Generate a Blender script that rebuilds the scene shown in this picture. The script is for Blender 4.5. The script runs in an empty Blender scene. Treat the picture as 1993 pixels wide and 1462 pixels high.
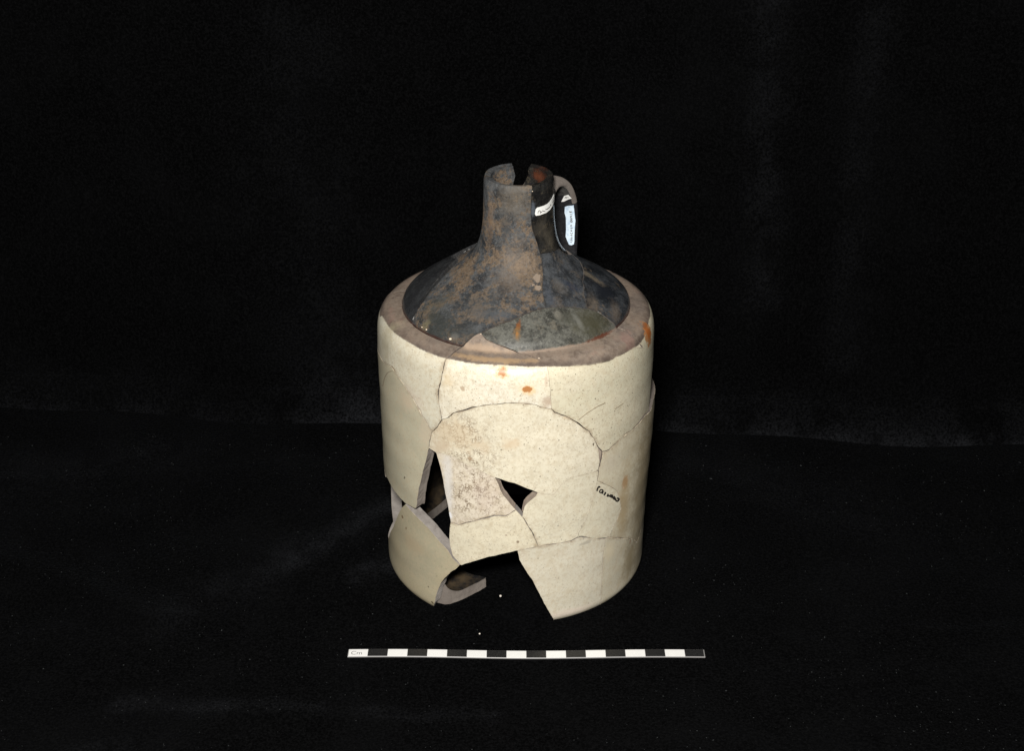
import bpy, bmesh, math, random
import numpy as np
from mathutils import Vector, noise
from mathutils.geometry import delaunay_2d_cdt
from mathutils.bvhtree import BVHTree

random.seed(7)
rng = np.random.default_rng(7)
SC = bpy.context.scene
COL = SC.collection
CM = 0.01                      # everything below is laid out in centimetres

# ------------------------------------------------------------------ camera
W, H = 1993.0, 1462.0          # the photograph's frame
FPX = 3000.0                   # focal length in its pixels
PITCH = math.radians(27.45)
CX, CD, CH = -0.215, 72.1, 48.4
cam = bpy.data.cameras.new('camera')
cam.sensor_width = 36.0
cam.lens = FPX / W * 36.0
cam.clip_start = 0.01
cam.clip_end = 50.0
camo = bpy.data.objects.new('camera', cam)
camo.location = (CX * CM, -CD * CM, CH * CM)
camo.rotation_euler = (math.pi / 2 - PITCH, 0, 0)
COL.objects.link(camo)
SC.camera = camo

# ------------------------------------------------------------------ light: a flash just above the lens, a dim room around it
world = bpy.data.worlds.new('World')
SC.world = world
world.use_nodes = True
world.node_tree.nodes['Background'].inputs[0].default_value = (0.92, 0.97, 1.0, 1)
world.node_tree.nodes['Background'].inputs[1].default_value = 0.042
fl = bpy.data.lights.new('camera_flash', 'AREA')
fl.shape = 'RECTANGLE'
fl.size, fl.size_y = 0.09, 0.06
fl.energy = 9.9
fl.color = (1.0, 0.968, 0.91)
flo = bpy.data.objects.new('camera_flash', fl)
flo.location = ((CX - 4.0) * CM, -(CD - 2) * CM, (CH + 9.0) * CM)
flo.rotation_euler = (Vector((0, 0, 0.10)) - Vector(flo.location)).to_track_quat('-Z', 'Y').to_euler()
COL.objects.link(flo)
SC.view_settings.view_transform = 'Standard'
SC.view_settings.look = 'None'
SC.view_settings.exposure = 0.0
SC.view_settings.gamma = 1.0


# ------------------------------------------------------------------ node helpers
class NT:
    def __init__(self, name):
        self.m = bpy.data.materials.new(name)
        self.m.use_nodes = True
        self.t = self.m.node_tree
        self.b = self.t.nodes['Principled BSDF']

    def n(self, kind, **kw):
        o = self.t.nodes.new(kind)
        for k, v in kw.items():
            setattr(o, k, v)
        return o

    def put(self, sock, v):
        if isinstance(v, bpy.types.NodeSocket):
            self.t.links.new(v, sock)
        elif isinstance(v, (tuple, list)):
            sock.default_value = tuple(v) + ((1,) if len(v) == 3 and len(sock.default_value) == 4 else ())
        else:
            sock.default_value = v

    def obj(self, scale=100.0, off=(0, 0, 0)):
        tc = self.n('ShaderNodeTexCoord')
        mp = self.n('ShaderNodeMapping')
        self.put(mp.inputs['Vector'], tc.outputs['Object'])
        mp.inputs['Scale'].default_value = scale if isinstance(scale, tuple) else (scale,) * 3
        mp.inputs['Location'].default_value = off
        return mp.outputs[0]

    def noise(self, vec, scale, detail=4, rough=0.55, dist=0.0):
        o = self.n('ShaderNodeTexNoise')
        self.put(o.inputs['Vector'], vec)
        o.inputs['Scale'].default_value = scale
        o.inputs['Detail'].default_value = detail
        o.inputs['Roughness'].default_value = rough
        o.inputs['Distortion'].default_value = dist
        return o.outputs[0]

    def vor(self, vec, scale, feature='F1'):
        o = self.n('ShaderNodeTexVoronoi', feature=feature)
        self.put(o.inputs['Vector'], vec)
        o.inputs['Scale'].default_value = scale
        return o

    def ramp(self, v, a, b):
        o = self.n('ShaderNodeMapRange', interpolation_type='SMOOTHSTEP')
        self.put(o.inputs['Value'], v)
        o.inputs['From Min'].default_value = a
        o.inputs['From Max'].default_value = b
        return o.outputs[0]

    def math(self, op, a, b=0.0, c=None):
        o = self.n('ShaderNodeMath', operation=op)
        self.put(o.inputs[0], a)
        self.put(o.inputs[1], b)
        if c is not None:
            self.put(o.inputs[2], c)
        return o.outputs[0]

    def mix(self, f, a, b):
        o = self.n('ShaderNodeMix', data_type='RGBA')
        self.put(o.inputs[0], f)
        self.put(o.inputs[6], a)
        self.put(o.inputs[7], b)
        return o.outputs[2]

    def attr(self, name):
        o = self.n('ShaderNodeAttribute', attribute_name=name)
        return o.outputs['Fac']

    def uv(self):
        o = self.n('ShaderNodeUVMap')
        return o.outputs[0]

    def bump(self, h, strength, dist):
        o = self.n('ShaderNodeBump')
        o.inputs['Strength'].default_value = strength
        o.inputs['Distance'].default_value = dist
        self.put(o.inputs['Height'], h)
        self.put(self.b.inputs['Normal'], o.outputs[0])

    def out(self, col, rough=0.5, spec=0.5, drough=0.0, coat=0.0):
        self.put(self.b.inputs['Base Color'], col)
        self.put(self.b.inputs['Roughness'], rough)
        self.b.inputs['Specular IOR Level'].default_value = spec
        self.b.inputs['Diffuse Roughness'].default_value = drough
        self.b.inputs['Coat Weight'].default_value = coat
        return self.m

    def spot(self, col, vec, wob, c, ru, rs, color, soft=0.5, strength=1.0, ang=0.0):
        """a stain of its own shape at (u, s) centimetres on the unwrapped surface"""
        sub = self.n('ShaderNodeVectorMath', operation='SUBTRACT')
        self.put(sub.inputs[0], vec)
        sub.inputs[1].default_value = (c[0], c[1], 0)
        rot = self.n('ShaderNodeVectorRotate', rotation_type='Z_AXIS')
        self.put(rot.inputs['Vector'], sub.outputs[0])
        rot.inputs['Angle'].default_value = ang
        dv = self.n('ShaderNodeVectorMath', operation='DIVIDE')
        self.put(dv.inputs[0], rot.outputs[0])
        dv.inputs[1].default_value = (ru, rs, 1)
        ln = self.n('ShaderNodeVectorMath', operation='LENGTH')
        self.put(ln.inputs[0], dv.outputs[0])
        d = self.math('ADD', ln.outputs['Value'], wob)
        k = self.math('MULTIPLY', self.ramp(d, 1.0 + soft * 0.5, 1.0 - soft * 0.5), strength)
        return self.mix(k, col, color)


# ------------------------------------------------------------------ the setting: black velvet
def velvet(name, scale, dim=1.0):
    k = NT(name)
    v = k.obj(100.0)
    pile = k.noise(v, scale, 3, 0.75)
    brush = k.noise(v, 0.16, 4, 0.6, 0.3)
    c = k.mix(k.ramp(pile, 0.35, 0.75), tuple(x * dim for x in (0.0007, 0.0007, 0.0008)), tuple(x * dim for x in (0.0056, 0.0057, 0.0062)))
    c = k.mix(k.ramp(brush, 0.4, 0.75), c, k.mix(0.3, c, tuple(x * dim for x in (0.006, 0.0063, 0.007))))
    c = k.mix(k.ramp(k.noise(v, scale * 2.2, 2, 0.8), 0.64, 0.78), c, tuple(x * dim for x in (0.016, 0.0165, 0.0175)))
    cr = k.math('MULTIPLY', k.attr('crush_sheen'), k.ramp(k.noise(v, 0.35, 4, 0.6), 0.30, 0.62))
    c = k.mix(k.math('MULTIPLY', cr, k.ramp(pile, 0.25, 0.75)), c, (0.026, 0.0275, 0.032))     # ground: pile crushed along creases; backdrop: sheen painted into the colour
    k.bump(k.noise(v, scale * 0.8, 2), 0.6, 0.002)
    k.out(c, 0.95, 0.02, 1.0)
    k.b.inputs['Sheen Weight'].default_value = 0.005
    k.b.inputs['Sheen Roughness'].default_value = 0.4
    k.b.inputs['Sheen Tint'].default_value = (0.75, 0.85, 1.0, 1)
    return k.m


def link(name, me, parent=None, mats=()):
    o = bpy.data.objects.new(name, me)
    for m in mats:
        me.materials.append(m)
    COL.objects.link(o)
    o.parent = parent
    return o


def tag(o, label=None, cat=None, group=None, kind=None):
    for k, v in (('label', label), ('category', cat), ('group', group), ('kind', kind)):
        if v:
            o[k] = v
    return o


def sheet(name, P, mat):
    n, m = P.shape[:2]
    V = (P.reshape(-1, 3) * CM).tolist()
    F = [(i * m + j, i * m + j + 1, (i + 1) * m + j + 1, (i + 1) * m + j) for i in range(n - 1) for j in range(m - 1)]
    me = bpy.data.meshes.new(name)
    me.from_pydata(V, [], F)
    me.polygons.foreach_set('use_smooth', [True] * len(F))
    return link(name, me, None, [mat])


def fold_y(x):
    return 13.6 - 0.07 * x + 0.5 * math.sin(x * 0.16 + 0.8) + 0.25 * math.sin(x * 0.45)


def nz(x, y, z, s):
    return noise.noise((x * s, y * s, z))


def ground_z(x, y):
    r = math.hypot(x, y)
    flat = min(1.0, max(0.0, (r - 9.0) / 8.0)) * (1.0 if y > -7 else min(1.0, max(0.0, (-y - 11) / 5.0)))
    w = 0.55 * nz(x, y, 3.1, 0.055) + 0.16 * nz(x + 4 * nz(x, y, 1, .05), y, 8.0, 0.2)
    ridge = 0.25 * math.exp(-((y + 21.5 - 0.08 * x + 1.2 * nz(x, 0, 5, .1)) / 0.9) ** 2)
    ridge += 0.3 * math.exp(-((y + 0.55 * x + 17 + 1.5 * nz(x, 0, 9, .1)) / 1.4) ** 2) * (1 if x < -8 else 0)
    return flat * (w + ridge) - 0.02


xs = np.linspace(-75, 75, 200)
G = np.zeros((len(xs), 170, 3))
for i, x in enumerate(xs):
    fy = fold_y(x)
    for j in range(170):
        y = -62 + (fy + 1.2 + 62) * j / 169.0
        G[i, j] = (x, y, ground_z(x, y) * min(1, max(0, (fy - y) / 3.0)) - 0.02)
VG = velvet('black_velvet', 8.0, 0.62)
gr = sheet('ground', G, VG)


def seg_d(x, y, a, b):
    dx, dy = b[0] - a[0], b[1] - a[1]
    t = min(1.0, max(0.0, ((x - a[0]) * dx + (y - a[1]) * dy) / (dx * dx + dy * dy)))
    return math.hypot(x - a[0] - t * dx, y - a[1] - t * dy)


def gpx(x, y):                                      # a spot of cloth seen at a pixel of the photograph
    a, b = (x - W / 2) / FPX, (H / 2 - y) / FPX
    d = (a, math.cos(PITCH) + b * math.sin(PITCH), -math.sin(PITCH) + b * math.cos(PITCH))
    return (CX - d[0] * CH / d[2], -CD - d[1] * CH / d[2])


CREASES = [(gpx(556, 1088), gpx(759, 985), .9, .30), (gpx(330, 1200), gpx(556, 1088), 1.4, .14), (gpx(235, 1376), gpx(440, 1366), .5, .20), (gpx(440, 1366), gpx(960, 1392), .4, .18),
           (gpx(139, 1457), gpx(236, 1456), .4, .25), (gpx(705, 1112), gpx(745, 1106), .8, .35), (gpx(0, 930), gpx(330, 880), 2.2, .12), (gpx(1290, 900), gpx(1700, 1000), 2.5, .08)]
gc = [sum(w * math.exp(-(seg_d(x + .5 * nz(x, y, 2, .3), y + .5 * nz(x, y, 9, .3), a, b) / r) ** 2) for a, b, r, w in CREASES) for x, y, z in G.reshape(-1, 3)]
at = gr.data.attributes.new('crush_sheen', 'FLOAT', 'POINT')
at.data.foreach_set('value', gc)
tag(gr, 'black velvet cloth lying flat under the broken jug', None, None, 'structure')
B = np.zeros((len(xs), 120, 3))
for i, x in enumerate(xs):
    fy = fold_y(x)
    for j in range(120):
        t = j / 119.0
        if j < 24:                                  # the soft roll where the hanging cloth meets the ground
            a = math.pi * 0.5 * j / 23.0
            rr = 1.5
            y, z = fy + 0.3 + rr * (1 - math.cos(a)) * 0.9, -0.05 + rr * 1.5 * math.sin(a) * 0.9
        else:
            q = (j - 24) / 95.0
            y, z = fy + 1.65 + 3.0 * q, 2.0 + 78 * q
        hang = min(1.0, max(0.0, (z - 2.0) / 9.0))
        y += hang * (0.7 * math.sin(x * 0.33 + 0.05 * z + 2.5 * nz(x, z, 2.2, .03)) * (0.35 + 0.65 * (x > 0)) + 1.3 * nz(x, z * 0.25, 4.4, 0.07))
        B[i, j] = (x, y, z)
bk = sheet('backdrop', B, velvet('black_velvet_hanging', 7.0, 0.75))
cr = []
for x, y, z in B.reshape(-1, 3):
    base = math.exp(-(max(z, 0) / (1.2 + 1.4 * math.exp(-((x + 9.5) / 4) ** 2))) ** 1.1) * (0.30 + 0.35 * nz(x, 0, 6.6, 0.06) + 0.42 * (x > 6) + 0.55 * math.exp(-((x + 9.5) / 4) ** 2))  # sheen band along the bottom roll, painted as lighter cloth
    cr.append(min(1.0, base + 0.22 * math.exp(-((x - 15.5 + .04 * z) / 1.1) ** 2) * (z > 8) + 0.17 * math.exp(-((x - 20.5) / 0.9) ** 2) * (z > 4) + 0.09 * math.exp(-((x + 13) / 3.5) ** 2)))  # light on the hanging folds, painted in as paler vertical streaks
at = bk.data.attributes.new('crush_sheen', 'FLOAT', 'POINT')
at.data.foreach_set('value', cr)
tag(bk, 'black velvet cloth hanging behind the broken jug', None, None, 'structure')


# ------------------------------------------------------------------ the jug's outline (radius over height, centimetres)
PZ = [0, .12, .35, 2, 8, 13, 14.2, 14.65, 14.92, 15.08, 15.17, 15.23, 15.32, 15.55, 15.9, 16.3, 16.7, 17.1, 17.5, 17.9, 18.4, 19, 20, 21.4, 21.9, 22.15]
PR = [6.90, 6.98, 7.03, 7.06, 7.16, 7.17, 7.12, 7.03, 6.87, 6.62, 6.3, 5.86, 5.83, 5.74, 5.37, 4.74, 4.07, 3.44, 2.86, 2.42, 2.10, 1.91, 1.79, 1.75, 1.74, 1.67]


def hermite(zc, rc, n=14):
    z, r = [], []
    zc, rc = np.array(zc, float), np.array(rc, float)
    T = np.gradient(np.stack([zc, rc], 1), axis=0)
    P = np.stack([zc, rc], 1)
    for i in range(len(zc) - 1):
        k = min(np.linalg.norm(P[i + 1] - P[i]) / (np.linalg.norm(T[i]) + 1e-9), 1.0)
        k2 = min(np.linalg.norm(P[i + 1] - P[i]) / (np.linalg.norm(T[i + 1]) + 1e-9), 1.0)
        for j in range(n):
            t = j / n
            p = (2 * t**3 - 3 * t**2 + 1) * P[i] + (t**3 - 2 * t**2 + t) * T[i] * k + (-2 * t**3 + 3 * t**2) * P[i + 1] + (t**3 - t**2) * T[i + 1] * k2
            z.append(p[0]); r.append(p[1])
    z.append(zc[-1]); r.append(rc[-1])
    z = np.maximum.accumulate(np.array(z) + np.arange(len(z)) * 1e-6)
    return z, np.array(r)


DZ, DR = hermite(PZ, PR)
DS = np.concatenate([[0], np.cumsum(np.hypot(np.diff(DZ), np.diff(DR)))])
SG = float(np.interp(15.23, DZ, DS))
STOP = float(DS[-1])
RU = 7.0                                              # unwrapped u = theta * RU
_s = np.linspace(0, STOP, 1200)
_r, _z = np.interp(_s, DS, DR), np.interp(_s, DS, DZ)
_tr, _tz = np.gradient(_r, _s), np.gradient(_z, _s)


def smooth(a, w):
    k = np.exp(-0.5 * (np.arange(-3 * w, 3 * w + 1) / w) ** 2)
    k /= k.sum()
    return np.convolve(np.pad(a, 3 * w, mode='edge'), k, 'valid')


def axis_x(z):
    return 0.12 * np.clip((z - 15.3) / 3.0, 0, 1)


def nrm(a, b):
    l = np.hypot(a, b) + 1e-9
    return a / l, b / l


_nr, _nz = nrm(smooth(_tz, 4), -smooth(_tr, 4))       # outward normal, fine
_mr, _mz = nrm(smooth(_tz, 26), -smooth(_tr, 26))     # outward normal, blurred: carries the inner face


def thick(s):
    return np.interp(s, [0, 13, SG, SG + 3, SG + 6, STOP - .6, STOP], [.60, .56, .52, .48, .40, .36, .30])


def surf(u, s, depth=0.0, fine=True):
    """point at unwrapped (u, s), depth centimetres under the outer face"""
    th = u / RU
    r, z = np.interp(s, _s, _r), np.interp(s, _s, _z)
    a, b = (np.interp(s, _s, _nr), np.interp(s, _s, _nz)) if fine else (np.interp(s, _s, _mr), np.interp(s, _s, _mz))
    amp = np.interp(s, [0, .4, 13, SG - .8, SG, SG + 2, STOP], [.2, 1, 1, .6, .5, .6, .5])
    un = .014 * np.sin(3 * th + .45 * s) + .011 * np.sin(5 * th - .8 * s + 1) + .006 * np.sin(4.1 * s + 1.5 * np.sin(2 * th)) + .005 * np.sin(9 * th + 2.3 * s)
    depth = depth - un * amp
    z2 = z - b * depth
    r2 = np.maximum(r - a * depth, 0.2)
    return np.stack([r2 * np.sin(th) + axis_x(z2), -r2 * np.cos(th), z2], -1)


def pray(x, y):
    a, b = (x - W / 2) / FPX, (H / 2 - y) / FPX
    return np.array([a, math.cos(PITCH) + b * math.sin(PITCH), -math.sin(PITCH) + b * math.cos(PITCH)])


CAMP = np.array([CX, -CD, CH])


def on_plane(x, y, z=0.0):
    d = pray(x, y)
    return CAMP + d * (z - CH) / d[2]


_tt = np.linspace(60, 100, 5000)


def on_jug(x, y):
    """a point seen in the photograph -> unwrapped (u, s) on the jug's face"""
    d = pray(x, y)
    P = CAMP + _tt[:, None] * d
    F = np.hypot(P[:, 0] - axis_x(P[:, 2]), P[:, 1]) - np.interp(P[:, 2], DZ, DR, left=6.9, right=-99)
    i = np.argmax(F <= 0) if (F <= 0).any() else int(np.argmin(F))
    if F[i] <= 0 and i > 0:
        k = F[i - 1] / (F[i - 1] - F[i])
        q = P[i - 1] + (P[i] - P[i - 1]) * k
    else:
        q = P[i]
    return (math.atan2(q[0] - axis_x(q[2]), -q[1]) * RU, float(np.interp(np.clip(q[2], 0, 22.15), DZ, DS)))


def tz(deg, z):
    return (math.radians(deg) * RU, float(np.interp(z, DZ, DS)))


# ------------------------------------------------------------------ fracture lines, as they run over the jug
J1, J2, J3, J4, J5 = (860.7, 817), (1073.7, 797), (1122, 821.5), (1173, 880), (1163, 936)
J6, J7, J8 = (765, 717.6), (841, 841), (1048, 1064.6)
J10, J11 = (1062, 599), (1143, 600)
T1, T2, T3 = (963, 930), (1046.6, 958.6), (1016.5, 1007)
K1 = (1165.5, 917)
GA, GL, GR = ('G', 899, 671), ('G', 807, 624), ('G', 1199, 632.6)
LE = (935, 648)
N1, N2 = (1125, 1046.6), (1185, 1046.6)
P0 = (1177.6, 1049)
EDGE0, EDGE1 = (1064, 712.5), (1251, 678)
LINES = {   # name: (gap in cm, points)
    'A': (.015, [GA, (888, 682), (877.5, 691.7), (868, 698), (861.4, 725), (857, 744.7), (852.4, 763), (852.4, 770), (854, 785), (857, 800), J1]),
    'arch1': (.015, [J1, (870.5, 814), (882.5, 805), (900.6, 799.6), (918.6, 793.6), (945.7, 788.6), (966.8, 787), (983, 785), (1000, 784.6), (1022.6, 786.5), (1043.6, 788), (1052.7, 793), J2]),
    'arch2': (.016, [J2, (1079.8, 803.4), (1097.8, 809), J3, (1140, 835.8), (1147.5, 840), (1150.5, 847), (1156.5, 854.6), (1161, 865)]),
    'C': (.003, [J2, (1072, 770), (1070, 752), (1067.7, 732.7), EDGE0]),
    'D': (.010, [EDGE0, (1045, 699), (1024, 691), (1000, 682.5), (972, 672), (948, 662), LE]),
    'E1': (.020, [GA, (925, 652), LE]),
    'E2': (.024, [LE, (950, 641), (976, 630), (999, 621.5), (1024.6, 610), (1046, 602.5), J10]),
    'F': (.014, [J10, (1080, 597.5), (1098.5, 597), (1120, 597.5), J11]),
    'Gg': (.012, [J11, (1164, 607), (1187, 623), GR]),
    'Hh': (.028, [GR, (1213, 641), (1230, 655.6), EDGE1]),
    'I': (.004, [EDGE1, (1238, 676), (1226, 682), (1206, 692), (1188, 702), (1150, 710), (1105, 712.5), EDGE0]),
    'K0': (.007, [tz(-103, 12.9), tz(-90, 12.75), (741, 694), (745.6, 702.6), (760.6, 712), J6]),
    'K': (.009, [J6, (771, 727), (784.7, 746), (795, 762.8), (805.8, 777.8), (816, 796), (829.8, 820), J7]),
    'J71': (.014, [J7, (851, 832), J1]),
    'L': (.012, [J7, (838.9, 847), (836.6, 857.6), (835.3, 872)]),
    'A2b': (.003, [(835.3, 872), (848, 880), (865, 884), (878.4, 888), (899.5, 899), (928, 912.7), T1]),
    'hole_top': (0, [T1, (1000, 940.5), (1024, 950), T2]),
    'hole_left': (0, [T1, (969, 942), (979, 964), (986, 972), (994, 983), (1004, 993)]),
    'hole_left2': (0, [(1004, 993), T3]),
    'hole_right': (0, [T2, (1042, 966), (1030, 977), (1021, 986), (1018, 996), T3]),
    'AM': (.002, [K1, (1134, 925), (1110, 931), (1092, 945), (1078, 963), (1060, 962), T2]),
    'BC': (.014, [(877.7, 1017), (892, 1022.5), (908.5, 1017), (920.6, 1015), (935.6, 1010.5), (950.6, 1006.7), (962.7, 1003), (985, 1003.7), (1004, 993)]),
    'CM': (.013, [T3, (1019.6, 1010), (1027, 1021.8), (1036, 1037.5), J8]),
    'low1': (.014, [(1007.5, 1072.5), (1020, 1069.8), J8]),
    'low2': (.016, [J8, (1075, 1060), (1096, 1057), (1111, 1054), N1]),
    'low3': (.020, [N1, (1132.4, 1045), (1155, 1048.8), P0]),
    'low4': (.012, [P0, N2]),
    'low5': (.010, [N2, (1209, 1048), (1231.8, 1049.6), (1240.8, 1057), tz(88, 3.4), tz(113, 3.8)]),
    'MN': (.003, [J5, (1158, 962), (1150.5, 985), (1143, 1007.5), (1127, 1038), N1]),
    'NR': (.006, [J5, (1180.6, 944), (1195.6, 951.8), (1203, 959), (1207, 974), (1209, 991), (1201.6, 1010.5), (1188, 1040.6), N2]),
    'JK': (.012, [J5, (1165.5, 926), K1]),
    'gapA': (.010, [(1161, 865), (1164.5, 872), (1166.3, 884), (1167.6, 900), K1]),
    'gapU': (.012, [(1161, 865), (1165, 871), J4]),
    'gapR': (.010, [J4, (1171.4, 890), (1168.4, 901), K1]),
    'UR': (.012, [J4, (1177, 879.5), (1185, 876), (1198.6, 863), (1218, 846), (1237.8, 829), (1252.8, 809), tz(73.5, 9.97)]),
    'PP': (.004, [P0, (1173, 1082.7), (1173, 1105), (1170, 1147), (1168, 1177)]),
    'S0S1': (.014, [tz(-128, 17.35), tz(-112, 17.0), (893, 508), (867.7, 532.5), (856, 545.6), (838, 565), (825, 585), (812, 604.7), GL]),
    'S1R': (.012, [J10, (1060.7, 588), (1056.6, 572), (1055.8, 554), (1057, 537), (1056.6, 521), (1054, 500), (1052, 494)]),
    'S1N': (.010, [(1052, 494), (1046, 474), (1040, 457), (1035, 441), (1033.5, 423), (1033.5, 402.6), (1034, 376.6), (1035.8, 366), ('T', 1035.6, 363)]),
    'S23': (.008, [(1052, 494), (1070.6, 490.7), (1080, 488), (1088, 484), tz(96, 17.75)]),
    'S24': (.010, [J11, (1136, 572), (1134.6, 545.6), (1131, 514), (1128, 508), tz(112, 17.4)]),
    'backL': (.012, [tz(-103, 15.23), tz(-103, 12.9)]),
}


def pt(p):
    if p[0] == 'G':
        return (on_jug(p[1], p[2])[0], SG)
    if p[0] == 'T':
        return (on_jug(p[1], p[2])[0], STOP)
    if abs(p[0]) < 60 and abs(p[1]) < 60:
        return p
    return on_jug(*p)


def wobble(u, s):
    a = noise.noise_vector((u * 2.2, s * 2.2, 3.3))
    b = noise.noise_vector((u * 9, s * 9, 1.3))
    return u + a[0] * .022 + b[0] * .012, s + a[1] * .022 + b[1] * .012


CACHE = {}


def dense(pts, step=0.11, jit=True):
    out = []
    for a, b in zip(pts[:-1], pts[1:]):
        n = max(1, int(math.ceil(math.hypot(b[0] - a[0], b[1] - a[1]) / step)))
        out += [(a[0] + (b[0] - a[0]) * i / n, a[1] + (b[1] - a[1]) * i / n) for i in range(n)]
    out.append(pts[-1])
    if jit:
        res = []
        for u, s in out:
            if abs(s - STOP) < .01 or s < .01:
                res.append((u, s))
            elif abs(s - SG) < .004:
                res.append((u, s))
            else:
                res.append(wobble(u, s))
        out = res
    return out


def line(name):
    rev = name[0] == '-'
    nm = name.lstrip('-')
    if nm not in CACHE:
        g, pts = LINES[nm]
        CACHE[nm] = [(u, s, g) for u, s in dense([pt(p) for p in pts])]
    return CACHE[nm][::-1] if rev else CACHE[nm]


def outline(items):
    out = []
    for it in items:
        if isinstance(it, str):
            seg = line(it)
        elif it[0] == 'free':
            seg = [(u, s, 0.0) for u, s in dense([pt(p) for p in it[1]])]
        elif it[0] == 'ring':                      # along a circle of the jug: height, from, to (degrees or point), gap
            s = {'groove': SG, 'base': 0.0, 'lip': STOP}[it[1]]
            ua, ub = [(pt(q)[0] if isinstance(q, tuple) else math.radians(q) * RU) for q in it[2:4]]
            n = max(2, int(abs(ub - ua) / 0.14))
            seg = [(ua + (ub - ua) * i / n, s, it[4]) for i in range(n + 1)]
        for p in seg:
            if not out or math.hypot(p[0] - out[-1][0], p[1] - out[-1][1]) > 0.028:
                out.append(p)
    while math.hypot(out[0][0] - out[-1][0], out[0][1] - out[-1][1]) < 0.028:
        out.pop()
    P = np.array(out)
    x, y = P[:, 0], P[:, 1]
    if np.sum(x * np.roll(y, -1) - np.roll(x, -1) * y) < 0:
        P = P[::-1]
    return P


def inset(P, d):
    a = np.roll(P[:, :2], 1, 0)
    b = np.roll(P[:, :2], -1, 0)
    e = b - a
    n = np.stack([-e[:, 1], e[:, 0]], 1)
    n /= np.linalg.norm(n, axis=1)[:, None] + 1e-9
    return P[:, :2] + n * d[:, None]


def inside(P, Q):
    c = np.zeros(len(Q), bool)
    d2 = np.full(len(Q), 1e9)
    n = len(P)
    for i in range(n):
        a, b = P[i], P[(i + 1) % n]
        hit = ((a[1] > Q[:, 1]) != (b[1] > Q[:, 1]))
        if abs(b[1] - a[1]) > 1e-12:
            c ^= hit & (Q[:, 0] < (b[0] - a[0]) * (Q[:, 1] - a[1]) / (b[1] - a[1]) + a[0])
        ab = b - a
        t = np.clip(((Q - a) @ ab) / (ab @ ab + 1e-12), 0, 1)
        d2 = np.minimum(d2, ((Q - a - t[:, None] * ab) ** 2).sum(1))
    return c & (d2 > 0.05 ** 2)


# where the pale glaze stops under the shoulder
_edge_px = [(743.5, 612), (748, 622), (758.6, 637.6), (774, 652), (799, 669), (835, 687), (866, 697.5), (908, 705.6), (946, 709.5), (1000, 712), (1063, 713), (1105, 712.5), (1150, 710), (1188, 702), (1206, 692), (1226, 682), (1243, 671), (1255, 655), (1262.5, 628), (1265.5, 603)]
_eu = [on_jug(*q) for q in _edge_px]
EU, ES = np.array([q[0] for q in _eu]), np.array([q[1] for q in _eu])


def zone_at(u, s):
    e = np.interp(u, EU, ES)
    e = np.where(u < EU[0], 14.78, e)
    e = np.where(u > EU[-1], ES[-1], e)
    return s - e


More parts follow.
